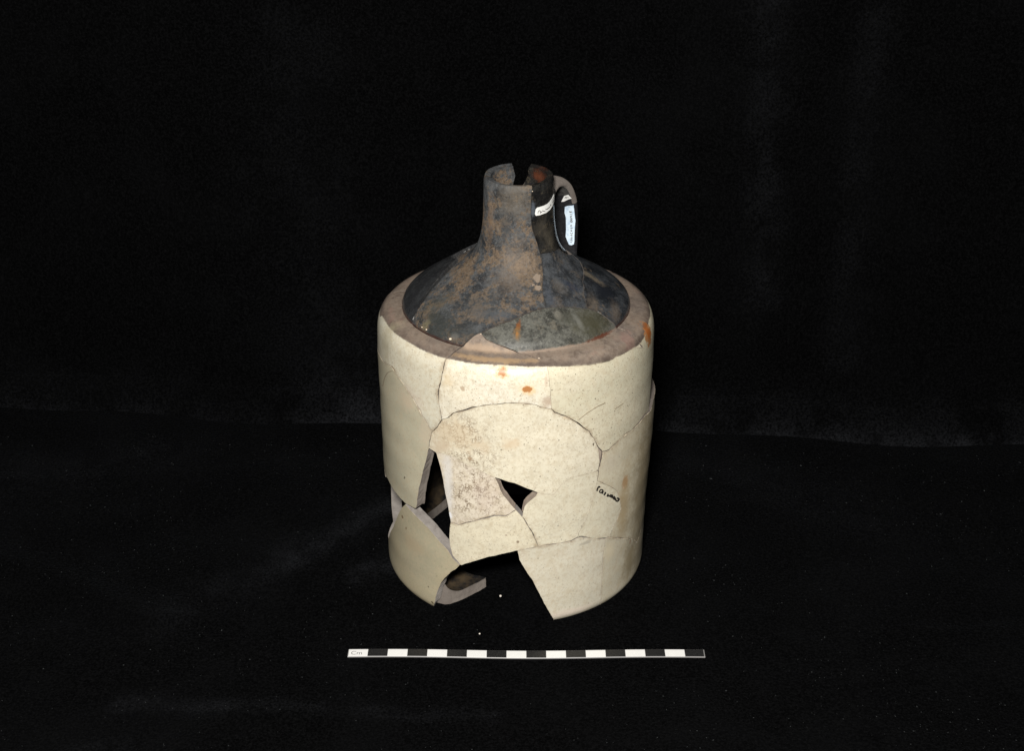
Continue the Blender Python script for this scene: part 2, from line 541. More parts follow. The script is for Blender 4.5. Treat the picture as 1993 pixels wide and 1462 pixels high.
def sherd(parent, items, mats, lift=0.0, tilt=None, chip=.018, step=.24, name='sherd', cut=.02, tk=1.0):
    """one broken piece: outer face, inner face, chamfered and rough break all round"""
    P = outline(items)
    n = len(P)
    wob = np.array([noise.noise((u * 1.1, s * 1.1, 11.0)) + .6 * noise.noise((u * 4, s * 4, 2.0)) for u, s, _ in P])
    g = P[:, 2] * np.clip(1.0 + 1.5 * wob, .25, 3.2)
    ch = chip * np.clip(.7 + 1.6 * np.array([noise.noise((u * 3, s * 3, 21.0)) for u, s, _ in P]), .15, 2.5)
    ch = np.where(P[:, 2] < .0065, ch * .35, ch)
    ch = np.where((P[:, 2] == 0) & (P[:, 1] < .01), ch * 2.5, ch)
    edge = inset(P, g)
    face = inset(P, g + ch)
    lo, hi = face.min(0), face.max(0)
    gu, gs = np.meshgrid(np.arange(lo[0], hi[0], step), np.arange(lo[1], hi[1], step * .7))
    Q = np.stack([gu.ravel(), gs.ravel()], 1)
    Q = Q + rng.uniform(-.03, .03, Q.shape)
    Q = Q[inside(face, Q)]
    co = [Vector(p) for p in face.tolist()] + [Vector(p) for p in Q.tolist()]
    r = delaunay_2d_cdt(co, [(i, (i + 1) % n) for i in range(n)], [list(range(n))], 1, 1e-5)
    vs, _, fs, ov = r[0], r[1], r[2], r[3]
    UV = np.array([(v[0], v[1]) for v in vs])
    back = {}
    for i, o in enumerate(ov):
        for k in o:
            back[k] = i
    T = (lambda u, s: lift + 0 * u) if tilt is None else tilt
    lift_f = T(UV[:, 0], UV[:, 1])
    nv = len(UV)
    outer = surf(UV[:, 0], UV[:, 1], -lift_f)
    inner = surf(UV[:, 0], UV[:, 1], thick(UV[:, 1]) * tk - lift_f, False)
    V = [outer, inner]
    uvs = [UV, UV]
    F, MI = [], []
    for f in fs:
        f = list(f)
        F.append(f); MI.append(0)
        F.append([v + nv for v in f[::-1]]); MI.append(1)
    # break faces: face edge -> chamfer -> three rough rings -> inner edge
    fe = UV[[back.get(i, 0) for i in range(n)]]
    te = thick(P[:, 1]) * tk
    le = T(fe[:, 0], fe[:, 1])
    rings = [(fe, surf(fe[:, 0], fe[:, 1], -le))]
    prof_d = [0.0, .28, .52, .78]
    for q, dd in enumerate(prof_d):
        if q == 0:
            e, dep = edge, ch * 1.1
        else:
            k = np.array([noise.noise((u * 2.5, s * 2.5, 30 + q * .7)) + .7 * noise.noise((u * 8, s * 8, 40 + q * 2.0)) for u, s, _ in P])
            bevel = cut * dd
            e, dep = inset(P, g + .004 + np.abs(k) * .040 + bevel), te * dd
        b = np.clip((dep / te)[:, None] * 1.0, 0, 1)
        p = surf(e[:, 0], e[:, 1], dep - le) * (1 - b) + surf(e[:, 0], e[:, 1], dep - le, False) * b
        rings.append((e, p))
    ie = inset(P, g + ch)
    rings.append((fe, surf(fe[:, 0], fe[:, 1], te - le, False)))
    base = 2 * nv
    for e, p in rings:
        V.append(p); uvs.append(e)
    lipm = (P[:, 1] > STOP - .02)
    for q in range(len(rings) - 1):
        for i in range(n):
            j = (i + 1) % n
            a, b = base + q * n, base + (q + 1) * n
            F.append([a + i, b + i, b + j, a + j])
            MI.append(0 if (lipm[i] and lipm[j]) else (3 if q == 0 and len(mats) > 3 else 2))
    V = np.concatenate(V)
    A = np.concatenate(uvs)
    me = bpy.data.meshes.new(name)
    me.from_pydata((V * CM).tolist(), [], F)
    me.polygons.foreach_set('material_index', MI)
    me.polygons.foreach_set('use_smooth', [m < 2 for m in MI])
    lay = me.uv_layers.new(name='UVMap')
    idx = np.zeros(len(me.loops), np.int32)
    me.loops.foreach_get('vertex_index', idx)
    lay.data.foreach_set('uv', A[idx].astype(np.float32).ravel())
    at = me.attributes.new('zone', 'FLOAT', 'POINT')
    at.data.foreach_set('value', zone_at(A[:, 0], A[:, 1]).astype(np.float32))
    at = me.attributes.new('cone', 'FLOAT', 'POINT')
    at.data.foreach_set('value', (A[:, 1] - SG).astype(np.float32))
    rim = np.zeros(len(A), np.float32)
    for i in range(n):
        if i in back:
            rim[back[i]] = np.clip(P[i, 2] / .012, .3, 1.0)
    rim[base:] = .6
    at = me.attributes.new('rim', 'FLOAT', 'POINT')
    at.data.foreach_set('value', rim)
    me.validate()
    return link(name, me, parent, mats)


# ------------------------------------------------------------------ stoneware materials
def clay_color(k, v, warm=0.5):
    n = k.noise(v, 1.1, 6, .6)
    f = k.noise(v, 5.0, 5, .75)
    a = k.mix(warm, (.180, .166, .158), (.235, .178, .135))
    b = k.mix(warm, (.305, .285, .270), (.345, .275, .212))
    c = k.mix(k.ramp(n, .3, .7), a, b)
    c = k.mix(k.math('MULTIPLY', k.ramp(f, .52, .72), .55), c, (.15, .125, .11))
    return c, f


def fracture(name, warm=.35, dark=0.0):
    k = NT(name)
    v = k.obj()
    c, f = clay_color(k, v, warm)
    if dark:
        c = k.mix(dark, c, (.06, .05, .045))
    k.bump(f, .5, .0008)
    return k.out(c, .85, .25, .6)


def chamfer(name):
    k = NT(name)
    v = k.obj()
    n = k.noise(v, 5.0, 4, .6)
    c = k.mix(k.ramp(n, .42, .62), (.52, .45, .34), (.28, .22, .16))
    c = k.mix(k.ramp(k.attr('zone'), -.02, .04), c, k.mix(k.ramp(n, .45, .6), (.11, .085, .07), (.25, .19, .15)))
    return k.out(c, .6, .4, .4)


def inner_slip(name):
    k = NT(name)
    v = k.obj()
    n = k.noise(v, .8, 5, .65)
    c = k.mix(k.ramp(n, .4, .66), (.013, .013, .014), (.085, .062, .038))
    f = k.noise(v, 6, 4, .7)
    c = k.mix(k.math('MULTIPLY', k.ramp(f, .55, .75), .5), c, (.06, .06, .06))
    k.bump(f, .25, .0006)
    return k.out(c, .38, .5)


def glaze(name, base, alt, light=1.0, crackle=0.0, dirt=.3, speck=.6, spots=(), slip=None, rough=.37, haze=(.62, .57, .47), cr_at=()):
    k = NT(name)
    v = k.obj()
    uv = k.uv()
    big = k.noise(v, .33, 5, .55, .3)
    mid = k.noise(v, 1.3, 5, .6)
    fin = k.noise(v, 4.6, 5, .72)
    tiny = k.noise(v, 9.5, 4, .75)
    c = k.mix(k.ramp(big, .36, .66), base, alt)
    c = k.mix(k.math('MULTIPLY', k.ramp(mid, .48, .72), dirt), c, haze)
    m25 = k.noise(k.obj(100, (7, 1, 4)), 2.6, 6, .68, .4)
    c = k.mix(k.math('MULTIPLY', k.ramp(m25, .48, .64), .24 + .25 * dirt), c, (.56, .46, .31))
    c = k.mix(k.math('MULTIPLY', k.ramp(k.noise(k.obj(100, (2, 8, 14)), .8, 5, .6, .6), .50, .68), .30), c, tuple(x * .86 for x in alt))
    c = k.mix(k.math('MULTIPLY', k.ramp(fin, .47, .62), .42), c, (.54, .46, .33))
    c = k.mix(k.math('MULTIPLY', k.ramp(tiny, .54, .66), .48), c, (.40, .33, .24))
    # iron specks and pits
    for sc, rad, keep, st in ((1.7, .095, .50, 1.0), (3.4, .15, .50, .85), (7.5, .24, .52, .7)):
        vo = k.vor(v, sc)
        gate = k.n('ShaderNodeSeparateColor')
        k.put(gate.inputs[0], vo.outputs['Color'])
        m = k.math('MULTIPLY', k.ramp(vo.outputs['Distance'], rad, rad * .4), k.math('GREATER_THAN', gate.outputs[0], keep))
        c = k.mix(k.math('MULTIPLY', m, st * speck), c, (.13, .10, .075))
    hgt = k.math('MULTIPLY', fin, .5)
    if crackle:
        dv = k.n('ShaderNodeVectorMath', operation='ADD')
        nn = k.n('ShaderNodeTexNoise'); k.put(nn.inputs['Vector'], v); nn.inputs['Scale'].default_value = 3.0
        ms = k.n('ShaderNodeVectorMath', operation='SCALE'); k.put(ms.inputs[0], nn.outputs['Color']); ms.inputs['Scale'].default_value = .45
        k.put(dv.inputs[0], v); k.put(dv.inputs[1], ms.outputs[0])
        ve = k.vor(dv.outputs[0], 6.5, 'DISTANCE_TO_EDGE')
        where = 0.0
        wb = k.math('MULTIPLY', k.math('SUBTRACT', k.noise(v, 1.2, 4, .6), .5), 1.4)
        for ctr, ru, rs in cr_at:
            blk = k.n('ShaderNodeRGB'); blk.outputs[0].default_value = (0, 0, 0, 1)
            t = k.spot(blk.outputs[0], uv, wb, ctr, ru, rs, (1, 1, 1), 1.4)
            where = k.math('MAXIMUM', where, k.math('MULTIPLY', t, 1.0))
        brk = k.ramp(k.noise(v, 3.0, 2, .5), .40, .60)
        m = k.math('MULTIPLY', k.math('MULTIPLY', k.ramp(ve.outputs['Distance'], .16, .04), where), k.math('MULTIPLY', brk, crackle))
        c = k.mix(m, c, (.20, .14, .09))
        pit = k.math('MULTIPLY', k.ramp(k.noise(v, 6.0, 5, .75), .52, .62), k.math('MULTIPLY', where, .42))
        c = k.mix(pit, c, (.42, .34, .25))
    # dirt and glue that settled along the joins
    rd = k.math('MULTIPLY', k.attr('rim'), k.ramp(k.noise(k.obj(100, (11, 4, 6)), 1.5, 5, .65), .42, .60))
    c = k.mix(k.math('MULTIPLY', rd, .62), c, (.34, .255, .165))
    # bare clay shoulder above the glaze line, with a burnt line where the glaze ends
    z = k.attr('zone')
    zz = k.math('ADD', z, k.math('ADD', k.math('MULTIPLY', k.math('SUBTRACT', mid, .5), .14), k.math('MULTIPLY', k.math('SUBTRACT', fin, .5), .12)))
    n2 = k.noise(v, .75, 5, .6, .8)
    st = k.noise(k.obj((35, 35, 320)), 1.0, 3, .6)
    cl = k.mix(k.ramp(n2, .38, .62), (.155, .118, .094), (.272, .206, .160))
    cl = k.mix(k.math('MULTIPLY', k.ramp(m25, .42, .62), .5), cl, (.315, .255, .200))
    cl = k.mix(k.math('MULTIPLY', k.ramp(st, .45, .7), .5), cl, (.155, .13, .12))
    cl = k.mix(k.math('MULTIPLY', k.ramp(fin, .46, .62), .45), cl, (.30, .245, .20))
    cl = k.mix(k.math('MULTIPLY', k.ramp(tiny, .54, .66), .5), cl, (.12, .095, .085))
    pk = k.noise(k.obj(100, (5, 9, 2)), .9, 3, .5)
    cl = k.mix(k.math('MULTIPLY', k.ramp(pk, .57, .70), .40), cl, (.30, .165, .14))
    c = k.mix(k.ramp(zz, -.045, .055), c, cl)
    band = k.math('MULTIPLY', k.ramp(zz, -.03, .03), k.ramp(zz, .50, .04))
    c = k.mix(k.math('MULTIPLY', band, k.math('ADD', .35, k.math('MULTIPLY', k.ramp(mid, .4, .6), .4))), c, (.070, .050, .042))
    ro = k.math('ADD', rough, k.math('MULTIPLY', k.ramp(zz, -.02, .03), .30))
    if slip is not None:
        sl, rs = slip(k, v, fin, mid, tiny)
        q = k.ramp(k.math('ADD', k.attr('cone'), k.math('MULTIPLY', k.math('SUBTRACT', mid, .5), .05)), .015, .055)
        c = k.mix(q, c, sl)
        ro = k.math('ADD', k.math('MULTIPLY', ro, k.math('SUBTRACT', 1.0, q)), k.math('MULTIPLY', q, rs))
    wv = k.math('ADD', k.math('MULTIPLY', k.math('SUBTRACT', k.noise(v, 2.2, 3, .6), .5), 1.7), k.math('MULTIPLY', k.math('SUBTRACT', k.noise(v, 7.0, 5, .7), .5), 1.9))
    for sp in spots:
        c = k.spot(c, uv, wv, *sp)
    if light != 1.0:
        c = k.mix(1.0 - light, c, (.34, .32, .25))
    hg = k.math('ADD', hgt, k.math('MULTIPLY', tiny, .25))
    k.bump(hg, .22, .0006)
    return k.out(c, ro, .42, .0)


def slipmix(dark, mid_c, earth, e0, e1, amt=.9, m0=.38, m1=.62, sc=.9, seed=0.0, grain=.5, streak=None):
    """dark iron slip under patches of wear and burial soil"""
    def go(k, v, fin, midn, tiny):
        w = k.obj(100, (seed, seed * 1.7, seed * .6))
        a = k.noise(w, sc * 1.3, 8, .70, .25)
        b = k.noise(k.obj(100, (seed + 20, 3, seed)), sc * 1.05, 9, .72, .3)
        d = k.noise(w, sc * 6.0, 6, .74)
        g = k.noise(k.obj(100, (seed, 31, 9)), 7.0, 5, .78)
        c = k.mix(k.ramp(k.math('ADD', a, k.math('MULTIPLY', k.math('SUBTRACT', d, .5), .30)), m0, m1), dark, mid_c)
        e = k.ramp(k.math('ADD', b, k.math('MULTIPLY', k.math('SUBTRACT', d, .5), .45)), e0, e0 + (e1 - e0) * .6)
        ec = k.mix(k.ramp(d, .35, .68), earth, tuple(x * .58 for x in earth))
        c = k.mix(k.math('MULTIPLY', e, amt), c, ec)
        c = k.mix(k.math('MULTIPLY', k.ramp(fin, .50, .61), grain), c, (.020, .019, .020))
        c = k.mix(k.math('MULTIPLY', k.ramp(g, .53, .62), grain), c, (.016, .016, .017))
        c = k.mix(k.math('MULTIPLY', k.ramp(tiny, .53, .63), grain * .9), c, tuple(min(1, x * 1.6 + .03) for x in mid_c))
        if streak:
            s = k.noise(k.obj((60, 60, 16), (seed, 2, 1)), 1.1, 4, .7, .4)
            c = k.mix(k.math('MULTIPLY', k.ramp(s, .58, .76), streak), c, (.21, .21, .205))
        return c, .52
    return go


def slip(name, fn, spots=(), rough=None, bump=.35, spec=.5, coat=0.0, rim=True):
    k = NT(name)
    v = k.obj()
    uv = k.uv()
    fin = k.noise(v, 4.6, 5, .72)
    mid = k.noise(v, 1.3, 5, .6)
    tiny = k.noise(v, 9.5, 4, .75)
    c, r = fn(k, v, fin, mid, tiny)
    wv = k.math('ADD', k.math('MULTIPLY', k.math('SUBTRACT', k.noise(v, 2.2, 3, .6), .5), 1.7), k.math('MULTIPLY', k.math('SUBTRACT', k.noise(v, 7.0, 5, .7), .5), 1.9))
    for sp in spots:
        c = k.spot(c, uv, wv, *sp)
    c = k.mix(k.math('MULTIPLY', k.ramp(k.noise(k.obj(100, (3, 3, 40)), 6.0, 5, .78), .55, .64), .5), c, (.018, .018, .019))
    rd = k.math('MULTIPLY', k.attr('rim'), k.ramp(k.noise(k.obj(100, (11, 4, 6)), 1.5, 5, .65), .40, .58))
    c = k.mix(k.math('MULTIPLY', rd, .6), c, (.022, .020, .018))
    if rim:      # rust-red line where the slip thins out at the shoulder
        z = k.math('ADD', k.attr('cone'), k.math('MULTIPLY', k.math('SUBTRACT', mid, .5), .14))
        c = k.mix(k.math('MULTIPLY', k.ramp(z, .16, .02), .7), c, (.055, .018, .012))
    rr = k.math('ADD', rough if rough is not None else r, k.math('MULTIPLY', k.math('SUBTRACT', mid, .5), .4))
    k.bump(k.math('ADD', fin, k.math('MULTIPLY', k.noise(v, 2.2, 4, .6), 1.2)), bump, .0007)
    return k.out(c, rr, spec, 0.2, coat)


ORANGE, ORANGE_D = (.46, .205, .075), (.26, .085, .025)


def sp(px, ru, rs, col, soft=.5, strength=1.0, ang=0.0):
    return (on_jug(*px), ru, rs, col, soft, strength, ang)


FR = fracture('broken_clay', .12)
FRW = fracture('broken_clay_warm', .75)
FRM = fracture('broken_clay_brown', .35, .42)
FRD = fracture('broken_clay_dark', .4, .78)
CHM = chamfer('chipped_glaze')
INN = inner_slip('inner_slip')
CREAM, IVORY, GREY, GREEN, STRAW = (.80, .735, .585), (.74, .70, .585), (.60, .59, .52), (.56, .54, .42), (.62, .56, .41)

lens_slip = slipmix((.034, .034, .029), (.125, .124, .107), (.20, .17, .125), .56, .72, .6, .36, .60, .8, 4.0, .4, .55)
M_U1 = glaze('glaze_grey_cream', (.70, .655, .525), (.64, .61, .50), 1, 0, .35, .55, [
    sp((800, 775), .8, .5, (.58, .47, .38), 1.2, .35), sp((752, 660), .5, 1.0, (.42, .37, .25), 1.3, .5),
    sp((858, 748), .08, .6, (.48, .38, .24), 1.2, .6)])
M_U2 = glaze('glaze_bright_cream', CREAM, (.79, .745, .63), 1, .0, .35, .8, [
    sp((977, 725), .30, .30, (.76, .50, .25), 1.2, .85), sp((977, 725), .21, .23, ORANGE, .8, 1),
    sp((1027, 758), .27, .28, (.80, .58, .32), 1.0, .8), sp((1026, 757), .20, .20, ORANGE, .5, 1),
    sp((1066, 781), .22, .28, (.42, .30, .22), 1.3, .6), sp((900, 757), .12, .10, (.40, .28, .18), 1, .7),
    sp((1063, 740), .08, .25, (.5, .36, .26), 1.2, .5), sp((870, 740), .25, .4, (.70, .55, .34), 1.3, .5),
    sp((960, 701), 2.2, .16, (.43, .29, .16), 1.2, .7), sp((940, 680), 1.6, .25, (.40, .29, .20), 1.2, .7)])
M_U3 = glaze('glaze_yellow_cream', (.72, .665, .51), (.655, .615, .465), 1, 0, .25, .95, [
    sp((1262, 652), .50, .62, ORANGE, .35, .95), sp((1262, 648), .25, .4, (.45, .12, .02), .8, .8), sp((1255, 634), .3, .12, ORANGE_D, .7, .7),
    sp((1100, 826), .25, .10, (.52, .42, .28), 1.2, .5)])
M_LN = glaze('lens_of_slip_and_bare_clay', CREAM, CREAM, 1, 0, .2, .5, [
    sp((1009, 634), .16, .32, (.20, .075, .022), .9, .9, .25), sp((1006, 648), .24, .30, (.20, .115, .045), 1.0, .85), sp((1006, 650), .10, .13, (.30, .14, .04), .9, .9),
    sp((1086, 612), .26, .25, (.24, .225, .19), 1.2, .6), sp((1150, 628), 1.3, .75, (.055, .052, .030), 1.6, .8), sp((1105, 618), .7, .4, (.05, .05, .038), 1.5, .6), sp((1125, 625), .2, .5, (.20, .20, .18), 1.3, .5),
    sp((1170, 655), 1.2, .10, (.10, .03, .015), 1.0, .9), sp((1075, 680), 1.6, .07, (.33, .24, .18), 1.0, .6)], lens_slip, .34)
M_L1 = glaze('glaze_green_grey', (.575, .530, .395), (.51, .48, .36), 1, 0, .3, .35, [
    sp((790, 780), .6, .5, (.60, .49, .36), 1.3, .6), sp((830, 840), .4, .9, (.60, .50, .38), 1.3, .5), sp((788, 930), .05, .10, (.15, .13, .09), .6, .9, .6)],
    haze=(.58, .52, .38))
M_A2 = glaze('glaze_cream_crazed', (.79, .73, .585), (.76, .705, .56), 1, .85, .25, .75, [
    sp((880, 845), 1.2, .7, (.62, .49, .33), 1.4, .55), sp((915, 893), .14, .11, (.36, .25, .16), .6, .8), sp((995, 865), .45, .28, (.66, .50, .33), 1.3, .55),
    sp((857, 868), .5, .4, (.56, .44, .31), 1.4, .6), sp((940, 870), .4, .3, (.58, .45, .30), 1.3, .45), sp((1155, 865), .05, .09, (.12, .09, .06), .5, .95),
    sp((1107, 812), .3, .14, (.60, .47, .31), 1.3, .7)], cr_at=[(on_jug(895, 845), 1.3, 1.0), (on_jug(925, 890), 1.1, .6)])
M_B1 = glaze('glaze_pink_crackled', (.765, .69, .57), (.73, .65, .53), 1, .95, .4, .85, [
    sp((872, 945), .22, 1.7, (.76, .75, .745), 1.8, .6), sp((875, 1003), .13, .18, (.86, .86, .88), .8, .95), sp((945, 965), .6, .9, (.58, .47, .40), 1.4, .35)],
    haze=(.62, .52, .43), cr_at=[(on_jug(925, 960), 1.4, 1.8)])
M_C1 = glaze('glaze_cream_low', (.775, .71, .55), (.73, .67, .52), 1, .0, .3, .7, [sp((1008, 1055), .07, .06, (.2, .13, .08), .6, .8), sp((985, 1042), .06, .04, (.25, .14, .1), .6, .8)])
M_M = glaze('glaze_cream_plain', (.775, .715, .56), (.735, .685, .545), 1, .0, .22, .55)
M_N = glaze('glaze_white_grey', (.755, .70, .55), (.715, .67, .53), 1, 0, .2, .45)
M_R = glaze('glaze_straw_stained', (.69, .635, .495), (.62, .565, .43), 1, 0, .4, .5, [
    sp((1217, 938), .24, .36, (.52, .27, .13), 1.0, .75), sp((1214, 950), .05, .06, (.85, .62, .45), .5, .9), sp((1214, 985), .42, 1.8, (.40, .29, .15), 1.5, .65),
    sp((1245, 960), .9, 4.2, (.35, .28, .17), 1.7, .75), sp((1258, 900), 1.0, 4.0, (.36, .295, .185), 1.8, .8), sp((1190, 900), .5, .5, (.60, .53, .43), 1.4, .4)], haze=(.50, .42, .28))
M_P1 = glaze('glaze_pale_grey', (.72, .675, .555), (.68, .635, .515), 1, 0, .28, .5, [
    sp((1110, 1192), 1.2, .20, (.80, .68, .58), 1.2, .6), sp((1140, 1057), .35, .10, (.42, .38, .31), .8, .7)], haze=(.66, .58, .46))
M_P2 = glaze('glaze_straw_low', (.67, .62, .49), (.62, .575, .455), 1, 0, .4, .45, [
    sp((1226, 1090), .6, 1.1, (.31, .245, .14), 1.6, .75), sp((1243, 1070), .7, 2.2, (.36, .295, .19), 1.8, .7), sp((1185, 1075), .4, .5, (.70, .60, .42), 1.4, .5), sp((1227, 1055), .05, .14, (.33, .15, .08), .8, .8)],
    haze=(.55, .46, .30))
M_LB = glaze('glaze_straw_grey', (.495, .435, .295), (.455, .415, .295), 1, 0, .35, .4, [
    sp((784, 1007), .09, .07, (.20, .13, .07), .6, .9), sp((791, 1028), .06, .09, (.20, .13, .07), .6, .85, .4), sp((834, 1142), .06, .05, (.12, .09, .06), .5, .9),
    sp((805, 1060), .7, .5, (.56, .44, .29), 1.4, .5), sp((842, 1173), .10, .06, (.12, .09, .05), .6, .9, .5)], haze=(.54, .45, .30))
M_BK = glaze('glaze_back', (.58, .54, .42), (.52, .49, .38), 1, 0, .3, .4)

EARTH = (.195, .140, .093)
sl1 = slipmix((.016, .018, .021), (.080, .085, .090), EARTH, .475, .62, .95, .34, .60, .75, 0.0, .45, .25)
M_S1 = slip('slip_under_brown_soil', sl1, [
    sp((855, 640), 1.2, .8, (.030, .033, .029), 1.5, .75), sp((905, 648), .8, .5, (.035, .037, .036), 1.5, .6), sp((885, 655), .25, .16, (.13, .13, .12), 1.3, .5), sp((828, 632), .3, .25, (.20, .17, .10), 1.0, .6),
    sp((985, 440), 1.1, .5, (.050, .053, .056), 1.5, .7), sp((930, 600), 2.0, .7, (.065, .067, .067), 1.6, .5),
    sp((1047, 541), .30, .20, (.33, .245, .165), .6, .85), sp((1045, 560), .22, .16, (.30, .22, .15), .7, .8), sp((1000, 520), 2.4, 1.2, (.215, .155, .105), 1.6, .4),
    sp((975, 615), 2.0, .22, (.075, .082, .092), 1.5, .5), sp((850, 595), .8, 1.0, (.06, .058, .045), 1.4, .5),
    sp((1005, 385), 3.2, 1.0, (.165, .135, .10), 1.6, .45), sp((955, 430), .9, 1.0, (.20, .13, .08), 1.5, .45)], .62, .45, .3)
sl0 = slipmix((.020, .021, .023), (.042, .044, .047), (.08, .07, .06), .60, .80, .4, .4, .7, .8, 7.0, .25, .12)
M_S0 = slip('slip_satin_black', sl0, [], .27, .30, .5)
sl3 = slipmix((.008, .008, .008), (.024, .023, .021), (.13, .105, .07), .56, .66, .5, .42, .66, 2.0, 11.0, .2)
M_S3 = slip('slip_gloss_black', sl3, [
    sp((1055, 445), 1.3, .45, (.070, .060, .046), 1.7, .5), sp((1070, 465), 1.3, .6, (.085, .074, .056), 1.7, .5), sp((1037, 408), .5, .35, (.12, .14, .17), 1.3, .6), (tz(128, 21.75), 2.2, .33, (.12, .035, .015), 1.5, .7, 0.0)], .14, .40, .6, .25)
sl2 = slipmix((.018, .020, .023), (.066, .072, .080), (.150, .120, .09), .50, .68, .6, .34, .62, .9, 15.0, .35, .2)
M_S2 = slip('slip_blue_grey', sl2, [sp((1110, 555), .7, .28, (.022, .030, .052), 1.5, .6, .5), sp((1090, 560), .6, .4, (.14, .118, .095), 1.7, .35), sp((1070, 575), .4, .6, (.075, .085, .105), 1.5, .5)], .42, .3, .5)
sl4 = slipmix((.010, .012, .015), (.045, .050, .057), (.19, .145, .10), .58, .72, .75, .40, .64, .8, 19.0, .35, .25)
M_S4 = slip('slip_blue_black', sl4, [sp((1175, 565), .9, .55, (.012, .014, .019), 1.4, .8), sp((1155, 595), 1.0, .30, (.17, .135, .10), 1.8, .42, -.5), sp((1198, 608), .7, .30, (.18, .14, .105), 1.8, .42, -.4), sp((1145, 535), .4, .8, (.20, .165, .12), 1.3, .6)], .30, .3, .5)
M_HD = slip('handle_slip', slipmix((.012, .012, .014), (.026, .026, .028), (.12, .10, .08), .62, .78, .4, .4, .7, 1.0, 23.0, .2), [], .26, .2, .5, 0, False)
M_HG = slip('handle_lit_slip', slipmix((.030, .029, .028), (.075, .072, .068), (.16, .13, .10), .56, .70, .5, .4, .65, 1.3, 27.0, .3), [], .5, .3, .3, 0, False)  # grey of the lit arch underside, put into the slip colour
HCL = fracture('handle_clay', .3, .58)

# ------------------------------------------------------------------ the jug
jug = bpy.data.objects.new('stoneware_jug', None)
COL.objects.link(jug)
jug.empty_display_size = .05
tag(jug, 'reassembled broken stoneware jug, cream glazed body, dark slipped neck and handle, gaps in its wall', 'jug')


def S(items, m, label=None, **kw):
    o = sherd(jug, items, [m, kw.pop('inn', INN), kw.pop('fr', FRD), kw.pop('ch', CHM)], **kw)
    if label:
        o['label'] = label
    return o


# wall and shoulder
S([('ring', 'groove', -103, GA, .010), 'A', '-J71', '-K', '-K0', '-backL'], M_U1, 'grey cream sherd of the left shoulder', lift=.012)
S(['A', 'arch1', 'C', 'D', '-E1'], M_U2, 'bright cream shoulder sherd with two orange spots', lift=.004)
S(['E2', 'F', 'Gg', 'Hh', 'I', 'D'], M_LN, 'lens of dark slip over a bare pinkish ledge')
S(['C', '-I', '-Hh', ('ring', 'groove', GR, 128, .010), ('free', [tz(128, 15.23), tz(128, 14.3), tz(104, 14.1), tz(90, 13.5), tz(84, 12.9), tz(79, 12.2), tz(75, 11.05), tz(73.5, 9.97)]), '-UR', '-gapU', '-arch2'],
  M_U3, 'yellowish cream sherd with an orange smear at the right shoulder', lift=0.0)
S(['K0', 'K', 'L', ('free', [(835.3, 872), (828.8, 900.6), (822, 924.7), (815, 953), (810, 989.4), (806, 989), (788, 979), (770, 959), (755, 932), (748, 914), tz(-78, 5.6), tz(-92, 6.4), tz(-103, 7.0), tz(-103, 12.9)])],
  M_L1, 'large greenish grey sherd of the left wall', fr=FRM, lift=.013, cut=.05)  # break faces turned away from the light: shade put into darker clay
S(['J71', 'arch1', 'arch2', 'gapA', 'AM', '-hole_top', '-A2b', '-L'], M_A2, 'round topped cream sherd, finely crazed at its left', lift=.0)
S(['gapA', '-gapR', '-gapU'], FRW, 'brown filler between three sherds', lift=-.06, chip=.005, fr=FRW, ch=FRW)
S(['A2b', 'hole_left', '-BC', ('free', [(877.7, 1017), (876, 1007.5), (872, 985), (866, 956), (860, 923), (850, 884), (848, 880)])], M_B1, 'pinkish crackled sherd beside the left gap', lift=-.004, fr=FRW)
S(['BC', 'hole_left2', 'CM', '-low1', ('free', [(1007.5, 1072.5), (1004.8, 1072), (980.7, 1078), (950.6, 1084), (920.6, 1093), (899.5, 1100.5), (896.5, 1100), (890.5, 1091.7), (881.4, 1081), (877, 1064.6), (874.7, 1049), (876, 1030), (877.7, 1017)])],
  M_C1, 'cream sherd above the front gap', fr=FR, lift=.006)
S(['hole_right', 'CM', 'low2', '-MN', 'JK', 'AM'], M_M, 'plain cream sherd right of the triangular hole', lift=.004, fr=FRW, cut=.06)
S(['MN', '-low4', '-low3', '-NR'][0:1] + ['low3', 'low4', '-NR'], M_N, 'small whitish sherd with an inked number', lift=.002)


def r_tilt(u, s):
    return .004 + 0.13 * np.clip((u / RU - math.radians(52)) / math.radians(28), 0, 1.2) * np.clip((s - 4.0) / 6.0, 0, 1)


